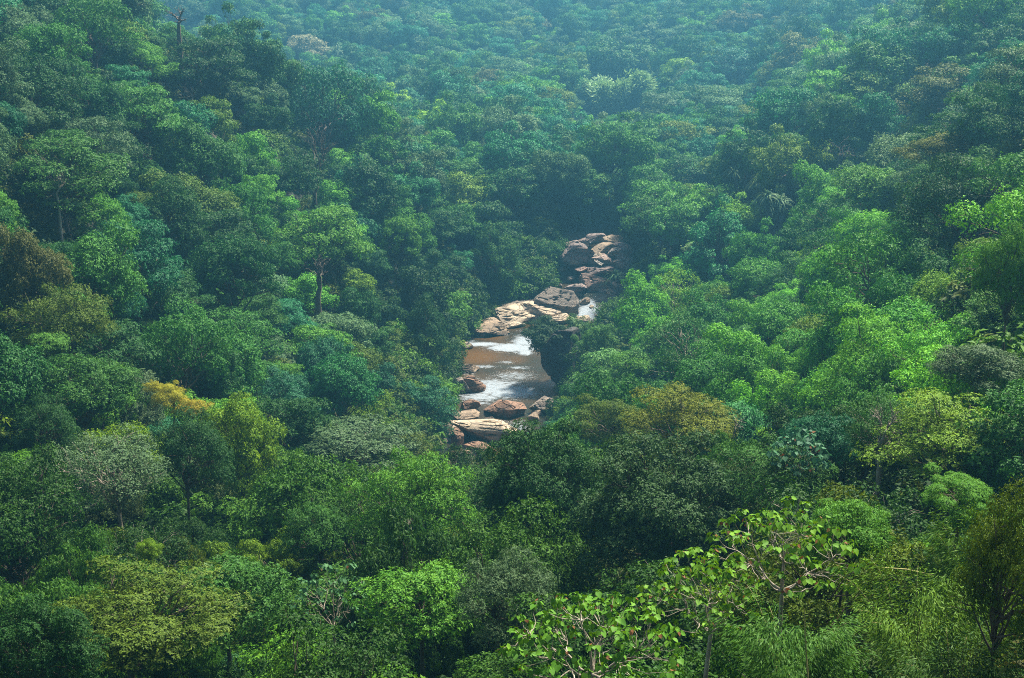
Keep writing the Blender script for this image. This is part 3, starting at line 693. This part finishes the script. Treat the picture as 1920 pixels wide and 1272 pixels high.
ROCKS = [ # u0,u1,v0,v1, colour, moss, depth ratio, blocky, tilt, label
 (896,1006,744,787,BR,-.15,.6,1.0,-.03,'long orange-brown block lying across the lower river'),
 (851,907,697,737,BR,-.1,.8,.3,-.25,'tilted brown boulder with rounded back by the silver riffle'),
 (832,885,702,739,GRY,-.1,.8,.3,.2,'grey slab wedged behind the tilted brown boulder'),
 (858,899,744,776,BR,-.2,.9,.1,.05,'round brown boulder upstream of the mossy ledge'),
 (842,909,765,794,TAN,-.1,.7,.6,.08,'light tan ledge beside the long orange-brown block'),
 (850,905,786,808,TAN,.12,.7,.6,0,'low ledge streaked with yellow moss above the pale slab'),
 (907,931,776,796,GRY,.25,.9,.2,0,'small mossy yellow-green rock against the long block'),
 (900,918,790,800,PALE,-.2,.9,.2,0,'little pale stone beside the small mossy rock'),
 (852,990,798,834,PALE,-.3,.7,.8,-.05,'pale flat slab crossing the bottom of the visible river'),
 (867,930,818,858,BR,-.1,.8,.4,-.2,'brown sloping boulder under the pale flat slab'),
 (845,872,800,842,BR,-.1,.8,.4,.1,'narrow brown rock standing at the left end of the pale slab'),
 (856,893,838,876,TAN,-.1,.9,.4,.1,'lowest tan rock half hidden by treetops'),
 (996,1055,738,780,GRY,.30,.9,.4,-.08,'rock carpeted with yellow moss under the dark overhang'),
 (1000,1083,525,600,GRY,.10,.8,.3,-.1,'large grey domed outcrop with mossy foot'),
 (932,1030,546,602,GRY,-.12,.9,.4,.12,'rough low outcrop left of the grey dome'),
 (966,1066,582,608,PALE,-.35,.8,.7,-.04,'pale shelf at the foot of the domed outcrop'),
 (946,983,600,616,PALE,-.35,.8,.7,0,'pale flat rock in the brown shallows'),
 (874,964,596,634,TAN,-.2,.9,.7,-.06,'worn tan bank rock under the left trees'),
 (1056,1114,594,614,PALE,-.35,.6,.7,.05,'pale ledge beside the rushing white water'),
 (1074,1190,498,549,(0.30,0.19,0.15),-.25,.5,.6,-.22,'long pinkish sloping slab above the mossy round rock'),
 (1096,1170,489,519,PUR,-.2,.8,.4,.04,'dark flat-bottomed rock resting on the pinkish slab'),
 (1042,1120,445,500,PUR,-.25,.8,.3,-.1,'big purple-brown boulder high in the gorge'),
 (1097,1133,433,458,PUR,-.2,.9,.3,.1,'topmost boulder of the gorge with a white streak'),
 (1106,1152,467,499,(0.27,0.19,0.16),-.25,.8,.4,-.2,'pointed pale brown rock beside the purple boulder'),
 (1140,1173,459,484,(0.38,0.32,0.28),-.25,.9,.4,0,'upright pale grey rock near the gorge head'),
 (1134,1190,476,507,(0.20,0.15,0.12),-.1,.8,.4,.15,'grey-brown block right of the pointed rock'),
 (1070,1096,525,554,GRY,.30,.9,.05,0,'round yellow-mossed boulder beneath the pinkish slab'),
 (1087,1109,556,574,TAN,.05,.9,.3,0,'small tan rock where the white water begins'),
 (1066,1083,543,556,TAN,0.1,.9,.3,0,'stub of yellowish stone left of the round mossed boulder'),
 (1173,1196,500,519,GRY,.22,.9,.3,0,'yellowish rock at the right end of the dark flat-bottomed rock'),
 (1155,1176,509,521,GRY,.1,.9,.3,0,'small wedge stone under the right end of the dark rock'),
 (1081,1104,495,509,(0.28,0.18,0.15),-.2,.9,.3,0,'low pink-brown stone below the purple boulder'),
 (1160,1178,535,547,TAN,-.1,.9,.3,0,'lone stone by the right-bank ferns'),
 (900,1012,588,610,PALE,-.3,.8,.9,0.02,'long flat pale bedrock at the edge of the amber shallows'),
 (846,900,690,703,TAN,-.2,.8,.8,0,'low tan ledge under the trees left of the silver riffle'),
 (1020,1080,598,612,PALE,-.3,.8,.8,0,'pale slab tongue reaching toward the black boulder'),
 (836,851,686,702,TAN,-.2,.9,.3,0,'small tan stone at the left water edge above the grey slab'),
 (990,1012,770,796,TAN,.15,.9,.4,0,'mossy stone closing the right end of the long block'),
]
for k, (u0, u1, v0, v1_, c, moss, dr, bl, tl, lab) in enumerate(ROCKS):
    z = wlevel(v1_); p = onplane((u0+u1)/2, v1_, z); D = proj(p)[2][0]; a = math.atan2(CAM_Z-z, p[1])
    w = (u1-u0)/F*D*(1.25 if v1_ < 552 else 1.08); dd = w*dr; hp = (v1_-v0)/F*D
    h = max((hp-dd*math.sin(a)*0.8)/math.cos(a), 0.28*w, 0.5)
    if v1_ < 552: h *= 0.85; bl = max(bl, .6)
    hh_ = h*1.35
    me = rock_mesh(100+k, w*1.04, dd, hh_, 5 if w > 2.5 else 4, bl, 0.0, tl)
    o = link(bpy.data.objects.new('boulder', me)); o.location = (p[0], p[1]+dd*0.45, z+h-hh_/2-abs(tl)*w*0.15)
    o.rotation_euler.z = np.random.default_rng(k).uniform(-.2, .2); o.color = (*c, moss+0.12)
    tag(o, lab, 'boulder', 'boulders along the river')
# small stones along the banks, all alike
srg = np.random.default_rng(77); stone = [rock_mesh(500+i, 1.0, .8, .7, 3, .4) for i in range(4)]
for k in range(70):
    s_ = srg.uniform(0.2, 0.97); j = int(s_*(NS-1)); side = 1 if srg.random() < .35 else -1
    off = (cw[j]+srg.normal(0.2, 1.1))*side; x, y = cx[j]+ty[j]*off, cy[j]-tx[j]*off; sz_ = srg.uniform(.5, 1.9)**1.3
    o = link(bpy.data.objects.new('river_stone', stone[k % 4])); o.location = (x, y, cz[j]+0.1*sz_); o.scale = (sz_, sz_, sz_*.8); o.rotation_euler = (0, 0, srg.uniform(0, 6))
    o.color = (*[BR, TAN, GRY, PALE][srg.integers(4)], srg.uniform(-.15, .2)); tag(o, 'small loose stone on the edge of the river', 'stone', 'loose stones along the river edges')
jr = np.random.default_rng(12)
for k in range(26):
    u_, v_ = (jr.uniform(1075, 1190), jr.uniform(455, 500)) if k % 3 else (jr.uniform(1070, 1180), jr.uniform(548, 562)); z_ = wlevel(v_); p = onplane(u_, v_, z_); sz_ = jr.uniform(1.4, 3.4)
    o = link(bpy.data.objects.new('boulder', rock_mesh(700+k, 1.8*sz_, 1.1*sz_, .65*sz_, 4, jr.uniform(.2, .8), 0, jr.uniform(-.3, .3)))); o.location = (p[0], p[1]+1, z_+.1*sz_)
    o.rotation_euler = (0, 0, jr.uniform(0, 6)); o.color = (*[(0.21, 0.15, 0.13), PUR, TAN, GRY][jr.integers(4)], jr.uniform(-.2, .1))
    tag(o, 'middling boulder in the jumble filling the upper gorge', 'boulder', 'jumbled boulders of the upper gorge')
# the undercut dark boulder with a bush on it
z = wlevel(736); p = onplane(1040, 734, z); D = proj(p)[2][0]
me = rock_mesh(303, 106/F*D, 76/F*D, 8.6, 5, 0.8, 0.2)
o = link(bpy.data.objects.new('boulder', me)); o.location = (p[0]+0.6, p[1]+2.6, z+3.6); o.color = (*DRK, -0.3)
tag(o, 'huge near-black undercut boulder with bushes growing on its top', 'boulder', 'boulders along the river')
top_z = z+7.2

def drop_tree(key, name, u, v, w, h, col, label, cat, D, group=None):
    c = P(u, v, D); pr = PROTO[key]; R = w/2/F*D; sxy = R/(pr['R']*1.12); szz = max((h/2/F*D)/(pr['H']*0.95), sxy*0.5)
    return place_tree(key, name, (c[0], c[1], c[2]-pr['zc']*szz), sxy, szz, rng.uniform(0, 6.28), col, label, cat, group)
D0 = D+2.5
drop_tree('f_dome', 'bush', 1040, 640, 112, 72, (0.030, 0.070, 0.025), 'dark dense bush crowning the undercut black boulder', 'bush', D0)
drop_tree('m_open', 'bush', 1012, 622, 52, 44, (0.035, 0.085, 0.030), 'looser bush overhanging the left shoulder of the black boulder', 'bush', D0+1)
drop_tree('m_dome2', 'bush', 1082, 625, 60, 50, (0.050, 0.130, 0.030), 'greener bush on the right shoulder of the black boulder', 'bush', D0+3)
drop_tree('m_dome2', 'bush', 1120, 640, 80, 60, (0.070, 0.190, 0.030), 'light green bush just right of the black boulder', 'bush', 182)
drop_tree('m_open', 'bush', 1172, 590, 70, 40, (0.030, 0.080, 0.035), 'low dark bush beside the rushing white water', 'bush', 212)
drop_tree('m_dome', 'bush', 1222, 615, 90, 60, (0.060, 0.170, 0.030), 'rounded bush above the dark riverside bush', 'bush', 200)
drop_tree('m_dome', 'bush', 1222, 545, 60, 40, (0.030, 0.085, 0.035), 'shadowy bush right of the pinkish slab', 'bush', 232)
drop_tree('m_open', 'bush', 985, 548, 60, 22, (0.055, 0.11, 0.03), 'grassy low bush on top of the rough outcrop', 'bush', 226)
drop_tree('m_dome', 'bush', 905, 590, 60, 44, (0.04, 0.12, 0.03), 'bush trailing over the worn tan bank rock', 'bush', 222)
drop_tree('m_dome', 'bush', 1128, 424, 60, 34, (0.035, 0.10, 0.04), 'bush behind the topmost boulder of the gorge', 'bush', 262)
drop_tree('m_dome2', 'bush', 1088, 432, 56, 36, (0.03, 0.09, 0.035), 'bush above the big purple-brown boulder', 'bush', 258)
drop_tree('m_dome', 'bush', 1165, 440, 60, 40, (0.03, 0.09, 0.04), 'bush closing the gorge above the topmost boulder', 'bush', 262)
drop_tree('n_dome2', 'flowering_tree', 322, 748, 66, 50, (0.36, 0.36, 0.03), 'tree branch massed with golden yellow blossom among dark crowns', 'tree', SPECIAL_D[0])
drop_tree('n_dome2', 'flowering_tree', 356, 772, 60, 40, (0.38, 0.33, 0.03), 'smaller orange-yellow blossom mass below the golden one', 'tree', SPECIAL_D[0]-0.6)
drop_tree('n_dome2', 'flowering_tree', 290, 728, 34, 24, (0.36, 0.36, 0.03), 'little yellow blossom tuft at the upper end of the golden branch', 'tree', SPECIAL_D[0]+0.5)

# ------------------------------------------------------------------ heart-leaved trees with open pale branching
def heart_leaves(Pb, D, N, L, Wd):
    n = len(Pb); D = unit(D); Sd = unit(np.cross(D, N)); N = np.cross(Sd, D); L = L[:, None]; Wd = Wd[:, None]
    def pt(a, s, up): return Pb + D*L*a + Sd*Wd*s + N*L*up
    tip = pt(1.0, 0, -0.12); base = pt(0.05, 0, 0)
    V = np.stack([base, pt(-0.06, .28, .06), pt(0.30, .54, .08), pt(.68, .33, .02), tip, pt(.68, -.33, .02), pt(.30, -.54, .08), pt(-.06, -.28, .06)], 1).reshape(-1, 3)
    i = np.arange(n)[:, None]*8
    return V, np.vstack([i+[0, 1, 2, 3], i+[0, 3, 4, 4]])[:, :3] if False else V, [np.vstack([i+[0, 1, 2, 3], i+[0, 5, 6, 7]]), np.vstack([i+[0, 3, 4], i+[0, 4, 5]])]
def heart_tree(seed, u, v, w, h, D, col, label, leaf=0.2, ntip=60, name='heart_leaved_tree', fork=0.5, lean=0.0, per=10):
    rg = np.random.default_rng(seed); c = P(u, v, D); R = w/2/F*D; Hh = h/F*D
    o = empty(name, (c[0], c[1], c[2]-fork*Hh)); base = np.array([0, 0, 0.])
    tv_, tf_ = tubes([(np.array([[0.25*lean, 0, -5], [0.1*lean, .05, -1.5], [0, 0, 0], [0, 0, 0.12*Hh]]), [0.06, 0.05, 0.042, 0.035])], 7)
    link(bpy.data.objects.new('trunk', mesh_np('trunk', tv_, tf_, M_PALE, smooth=True)), o)
    nm = 6; az0 = rg.uniform(0, 6); tips = []
    g_ = np.arange(ntip)+.5; zz = 1-0.95*g_/ntip; th = g_*2.39996
    T_ = np.stack([np.sqrt(1-zz**2)*np.cos(th)*R, np.sqrt(1-zz**2)*np.sin(th)*R, zz*Hh*0.75+0.2*Hh], 1)
    T_ *= rg.uniform(0.82, 1.08, (ntip, 1)); T_[:, 0] += lean*R*0.25
    inner = rg.random(ntip) < 0.18; T_[inner] *= [0.6, 0.6, 0.75]
    grp = (((np.arctan2(T_[:, 1], T_[:, 0])+az0) % (2*math.pi))/(2*math.pi)*(nm-1)).astype(int); grp[zz > 0.86] = nm-1
    for gidx in range(nm):
        tt = T_[grp == gidx]
        if not len(tt): continue
        cen = tt.mean(0); n1_ = cen*[0.45, 0.45, 0.5]; n1_[2] = max(n1_[2]*0.8, 0.15*Hh); paths = [(curve(base, n1_, 0.12, 6, rg, .02), np.linspace(.032, .02, 6)*w/280*D/30)]
        sub = [n1_ + (cen-n1_)*0.5 + rg.normal(0, .12*R, 3) for _ in range(4)]
        for s_ in sub: paths.append((curve(n1_, s_, 0.05, 5, rg, .03), np.linspace(.018, .010, 5)*w/280*D/30))
        for q_ in tt:
            s_ = min(sub, key=lambda a: np.linalg.norm(a-q_)); paths.append((curve(s_, q_, 0.08, 5, rg, .04), np.linspace(.009, .004, 5)*w/280*D/30))
        V_, F_ = tubes(paths, 5)
        link(bpy.data.objects.new('branch', mesh_np('branch', V_, F_, M_PALE, smooth=True)), o)
    k = per; n = ntip*k; tp2 = np.repeat(T_, k, 0)
    az = np.tile(np.arange(k)*2.4, ntip)+np.repeat(rg.uniform(0, 6, ntip), k); el = rg.uniform(-0.1, 0.9, n)
    out = np.stack([np.cos(az)*np.cos(el), np.sin(az)*np.cos(el), np.sin(el)], 1); pet = leaf*rg.uniform(0.3, 0.9, n)
    Pb = tp2 + out*pet[:, None] - [0, 0, .02]
    Dd = unit(out*[1, 1, .2]*0.65 - np.array([0, 0, 1])*rg.uniform(0.25, 0.95, (n, 1)) + rg.normal(0, .2, (n, 3)))
    Nn = unit(out*0.5 + [0, 0, 0.8] + rg.normal(0, .25, (n, 3)))
    L = leaf*rg.uniform(0.55, 1.2, n); lv = np.clip(rg.normal(.5, .16, n), 0, .88); young = rg.random(n) < 0.07; lv[young] = 0.97; L[young] *= 0.6
    V_, _u, Fs = heart_leaves(Pb, Dd, Nn, L, L*0.9)[0], None, heart_leaves(Pb, Dd, Nn, L, L*0.9)[2]
    # faces: quads of both halves, then the tips
    lvq = np.concatenate([lv, lv, lv, lv])
    cm = mesh_np('crown', V_, Fs, M_BIG, {'lv': lvq}); cr_ = link(bpy.data.objects.new('crown', cm), o); cr_.color = (*col, 1)
    pp_ = [(np.array([a, b_]), [.004, .003]) for a, b_ in zip(tp2[::2], Pb[::2])]
    return tag(o, label, 'tree')
GL = (0.085, 0.21, 0.012)
heart_tree(1, 1470, 1035, 290, 175, SPECIAL_D[1], GL, 'small tree with big heart-shaped leaves over pale forking branches', 0.14, 72, fork=0.45)
heart_tree(2, 1335, 1130, 230, 170, SPECIAL_D[1]-1.5, GL, 'lower heart-leaved tree reaching out before the black hollow', 0.12, 64, fork=.35, lean=-1)
heart_tree(3, 1110, 1210, 330, 150, SPECIAL_D[2], (0.075, 0.20, 0.015), 'heart-leaved tree at the bottom edge with broad reddish-tipped leaves', 0.12, 104, fork=.4)
heart_tree(4, 622, 1085, 150, 130, SPECIAL_D[3], (0.05, 0.14, 0.05), 'slender forked tree with long bare pale stems and thin top leaves', 0.17, 44, fork=.75, per=7)
heart_tree(5, 1500, 855, 110, 90, SPECIAL_D[4], (0.05, 0.14, 0.07), 'small bluish heart-leaved tree below the slope of dark crowns', 0.2, 40, fork=.4)

# ------------------------------------------------------------------ bamboo
def bamboo_proto(seed, leafL, n, tag_):
    rg = np.random.default_rng(seed); culms, P_, D_ = [], [], []
    nc = 9 if tag_ == 'near' else 7
    for i in range(nc*2):
        az = rg.uniform(0, 6.28); ln = rg.uniform(6.5, 9.5); out = rg.uniform(0.9, 3.2)
        tt = np.linspace(0, 1, 12); x = out*tt**2.2
        p = np.stack([np.cos(az)*(0.4+x), np.sin(az)*(0.4+x), ln*(tt-0.22*tt**3.5)], 1); p[0, 2] = -3
        if i < nc: culms.append(p)
        m_ = n//(nc*2); s = rg.uniform(0.3, 1.0, m_)**0.8
        q_ = np.stack([np.interp(s, tt, p[:, j]) for j in range(3)], 1)
        nod = rg.normal(0, 1, (m_, 3))*[.55, .55, .35]*(1.15-s[:, None]*0.7); P_.append(q_+nod)
        D_.append(unit(nod*0.8+[np.cos(az)*.5, np.sin(az)*.5, 0])-[0, 0, .75 if tag_ == 'near' else -.35]+rg.normal(0, .3, (m_, 3)))
    P_, D_ = np.vstack(P_), np.vstack(D_); N_ = unit(rdir(rg, len(P_))*.6+[0, 0, .8]); s = rg.uniform(.6, 1.3, len(P_))
    V_, F_ = leaf_quads(P_, D_, N_, leafL*s, leafL*.2*s*(1 if tag_ == 'near' else 2)); lv = np.clip(rg.normal(.5, .2, len(P_)), 0, 1)
    return [mesh_np('culm', *tubes([(p, np.linspace(.045, .01, len(p)))], 6), M_CULM, smooth=True) for p in culms], mesh_np('crown', V_, F_, M_LEAF, {'lv': lv})
M_CULM = bark_material('culm', (0.16, 0.17, 0.04), (0.34, 0.30, 0.10))
BN = bamboo_proto(1, 0.25, 11000, 'near'); BN2 = bamboo_proto(4, 0.22, 12000, 'near'); BF = bamboo_proto(2, 0.24, 22000, 'far')
def bamboo(bp_, u, v, w, h, D, col, label, group):
    c = P(u, v, D); s_ = w/F*D/6.2; sz = h/F*D/4.6; o = empty('bamboo_clump', (c[0], c[1], c[2]-6.0*sz), rng.uniform(0, 6)); o.scale = (s_, s_, sz)
    for cm in bp_[0]: link(bpy.data.objects.new('culm', cm), o)
    f = link(bpy.data.objects.new('crown', bp_[1]), o); f.color = (*col, 1)
    tag(o, label, 'bamboo', group)
BG = 'bamboo clumps of the near slope'; YG = (0.075, 0.165, 0.010)
for k, (bp_, u, v, w, h, D, c, lab) in enumerate([
 (BN, 1480, 1190, 300, 200, SPECIAL_D[6], (0.045, 0.13, 0.012), 'bamboo with long hanging leaves under the heart-leaved tree'),
 (BN2, 1720, 1110, 300, 230, SPECIAL_D[7], YG, 'yellow-green bamboo clump right of the hanging-leaved bamboo'),
 (BN, 1840, 1040, 240, 220, SPECIAL_D[8], (0.06, 0.14, 0.010), 'bamboo clump against the right edge below the fan-leaved tree'),
 (BN, 1790, 1250, 280, 170, SPECIAL_D[9], (0.035, 0.09, 0.010), 'darkest bamboo clump in the bottom right corner'),
 (BF, 1150, 168, 190, 120, FAR_D(1150, 172), (0.20, 0.34, 0.12), 'large pale feathery bamboo grove on the far slope'),
 (BF, 1215, 120, 60, 70, FAR_D(1215, 120), (0.20, 0.32, 0.10), 'slim pale bamboo plumes above the large far grove'),
 (BF, 1655, 160, 150, 80, FAR_D(1655, 160), (0.18, 0.31, 0.10), 'pale bamboo grove high on the right slope'),
 (BF, 1045, 190, 90, 60, FAR_D(1045, 190), (0.12, 0.22, 0.07), 'smaller bamboo tuft left of the large far grove'),
 (BF, 1335, 475, 120, 60, FAR_D(1335, 475), (0.11, 0.21, 0.05), 'airy bamboo tuft on the middle of the right slope')]):
    bamboo(bp_, u, v, w, h, D, c, lab, BG if k < 4 else 'bamboo groves of the far slopes')

# ------------------------------------------------------------------ screw pines: rosettes of strap leaves
def screw_pine(seed, u, v, size, D, col, label, nro=5):
    rg = np.random.default_rng(seed); c = P(u, v, D); s_ = size/F*D/2.6; o = empty('screw_pine', (c[0], c[1], c[2]-2.2*s_)); o.scale = (s_,)*3
    heads = [np.array([rg.normal(0, .8), rg.normal(0, .8), rg.uniform(1.3, 2.8)]) for _ in range(nro)]
    V_, F_ = tubes([(curve((0, 0, -2.5), hd, .05, 6, rg, .03), np.linspace(.11, .06, 6)) for hd in heads], 6)
    link(bpy.data.objects.new('trunk', mesh_np('trunk', V_, F_, M_BARK, smooth=True)), o)
    Vs, Fs, off, lv = [], [], 0, []
    for hd in heads:
        for i in range(46):
            az = i*2.4; el = rg.uniform(0.05, 1.35); L = rg.uniform(.8, 1.3); tt = np.linspace(0, 1, 6)
            d = np.array([math.cos(az)*math.cos(el), math.sin(az)*math.cos(el), math.sin(el)])
            p = hd + d*tt[:, None]*L; p[:, 2] -= 0.75*L*tt**2.4*(0.6+.5*math.cos(el)); sd_ = np.array([-math.sin(az), math.cos(az), 0])*(0.05*(1-tt**3))[:, None]
            Vs.append(np.stack([p-sd_, p+sd_+[0, 0, .015]], 1).reshape(-1, 3)); k = np.arange(5)*2+off; Fs.append(np.stack([k, k+1, k+3, k+2], 1)); off += 12; lv += [rg.uniform(.3, .9)]*5
    f = link(bpy.data.objects.new('crown', mesh_np('crown', np.vstack(Vs), np.vstack(Fs), M_LEAF, {'lv': lv})), o); f.color = (*col, 1)
    tag(o, label, 'screw pine', 'screw pines with strap leaves')
screw_pine(1, 1455, 375, 72, FAR_D(1455, 385)-2, (0.09, 0.17, 0.07), 'tall screw pine with drooping strap leaves on the right slope', 7)
screw_pine(2, 1425, 335, 60, FAR_D(1425, 345)-2, (0.11, 0.18, 0.07), 'screw pine just above the tall drooping one')
screw_pine(3, 1205, 525, 80, 226, (0.06, 0.13, 0.05), 'screw pine on the right bank beside the pinkish slab', 6)
screw_pine(4, 1076, 606, 34, D0+1, (0.09, 0.17, 0.05), 'little screw pine sprouting behind the black boulder', 3)
screw_pine(5, 400, 1052, 50, SPECIAL_D[3]+4, (0.12, 0.2, 0.08), 'spiky strap-leaved plant in a dark gap of the near slope', 2)
screw_pine(6, 1010, 150, 60, FAR_D(1010, 150), (0.10, 0.17, 0.08), 'screw pine on the far slope left of the bamboo', 4)
screw_pine(7, 650, 105, 60, FAR_D(680, 115), (0.11, 0.18, 0.09), 'screw pine near the cream flowering tree', 4)

# ------------------------------------------------------------------ bare trees and dead wood
def bare_tree(seed, u, v, w, h, D, mat, label, r0=.07, name='bare_tree'):
    rg = np.random.default_rng(seed); c = P(u, v+h*0.5, D); R = w/2/F*D; Hh = h/F*D; o = empty(name, tuple(c)); paths = []
    def grow(p, d, L, r, lev):
        q_ = p+unit(d)*L; cv = curve(p, q_, rg.normal(0, .1), 5, rg, .05); paths.append((cv, np.linspace(r, r*.55, 5)))
        if lev == 0: return
        for _ in range(3 if lev > 1 else 2):
            dd = unit(unit(d)+rg.normal(0, .55, 3)*[R/Hh*1.6, R/Hh*1.6, .8]+[0, 0, .12]); grow(cv[rg.integers(2, 5)], dd, L*rg.uniform(.55, .8), r*.55, lev-1)
    grow(np.array([0, 0, 0.]), np.array([0.1, 0, 1]), Hh*.42, r0, 4)
    V_, F_ = tubes([(np.array([[0, 0, -6], [0, 0, 0.]]), [r0*1.6, r0])], 6)
    link(bpy.data.objects.new('trunk', mesh_np('trunk', V_, F_, mat, smooth=True)), o)
    V_, F_ = tubes(paths, 5); link(bpy.data.objects.new('crown', mesh_np('crown', V_, F_, mat, smooth=True)), o)
    tag(o, label, 'bare tree')
def fd(u, v, k=0.985): return FAR_D(u, v)*k
bare_tree(1, 1258, 735, 60, 66, fd(1258, 745), M_PALE, 'pale leafless twigs above the orange-tinged tree', .06)
bare_tree(2, 1375, 795, 60, 46, fd(1375, 800), M_PALE, 'bleached dead branch right of the orange-tinged tree', .06)
bare_tree(3, 1180, 742, 50, 40, fd(1180, 750), M_PALE, 'thin grey bare shrub behind the olive hanging-leaved tree', .04)
bare_tree(4, 1650, 800, 110, 110, fd(1650, 830, .96), M_PALE, 'white-stemmed bare tree rising through the thin green crown', .09)
bare_tree(5, 1570, 285, 130, 70, fd(1570, 300), M_BARK, 'dark leafless tangle of limbs on the upper right slope', .16)
bare_tree(6, 1735, 130, 60, 44, fd(1735, 140), M_BARK, 'dark leaning bare limb high on the right slope', .2)
bare_tree(7, 335, 30, 150, 56, fd(335, 60, .97), M_BARK, 'black spreading limbs outlined on the top left skyline', .28)
bare_tree(8, 110, 345, 180, 70, fd(110, 350, .97), M_PALE, 'pale crooked limbs showing in the flat-topped left tree', .10)
bare_tree(9, 405, 265, 60, 56, fd(405, 270, .97), M_PALE, 'whitish crooked bough in the middle of the upper left slope', .10)
bare_tree(10, 770, 990, 26, 40, fd(770, 990, .93), M_PALE, 'short dead snag in front of the fresh green leaning tree', .04)
bare_tree(11, 590, 300, 110, 130, fd(590, 300, .96), M_BARK, 'dark forked trunk under the tallest left-slope crown', .28)
bare_tree(12, 596, 510, 90, 90, fd(596, 520, .96), M_BARK, 'dark leaning trunk with short limbs amid the left slope', .32)
def stick(pts_, r, mat, label):
    V_, F_ = tubes([(np.array([P(*q_) for q_ in pts_]), np.linspace(r, r*.4, len(pts_)))], 6)
    tag(link(bpy.data.objects.new('dead_stem', mesh_np('dead_stem', V_, F_, mat, smooth=True))), label, 'dead stem')
DS = SPECIAL_D[1]
stick([(1790, 1096, DS+1), (1745, 1078, DS), (1700, 1068, DS-.3), (1650, 1064, DS-.6)], .022, M_CULM, 'yellowed dry bamboo cane leaning across the right bottom')
stick([(1515, 1272, DS-7), (1512, 1230, DS-7), (1509, 1180, DS-7.2), (1508, 1140, DS-7.2)], .016, M_CULM, 'upright yellow cane in the hanging-leaved bamboo')


# ------------------------------------------------------------------ haze
x0, x1, y0, y1, z0, z1 = -351.5, 361.5, -41.5, 861.5, float(gz.min())-1.0, float(max(gz.max()+14, CAM_Z+4))
V = np.array([(x, y, z) for x in (x0, x1) for y in (y0, y1) for z in (z0, z1)], float)
me = mesh_np('haze', V, np.array([[0, 1, 3, 2], [4, 6, 7, 5], [0, 4, 5, 1], [2, 3, 7, 6], [0, 2, 6, 4], [1, 5, 7, 3]]))
m, t = new_mat('haze')
pv_ = t.n('VolumePrincipled', ins={'Color': (*HAZE_COLOR, 1), 'Density': HAZE_DENSITY, 'Anisotropy': 0.6})
ou = t.n('OutputMaterial'); t.t.links.new(pv_.outputs[0], ou.inputs['Volume'])
me.materials.append(m)
tag(link(bpy.data.objects.new('haze', me)), 'thin blue haze filling the whole valley', 'haze', kind='stuff')
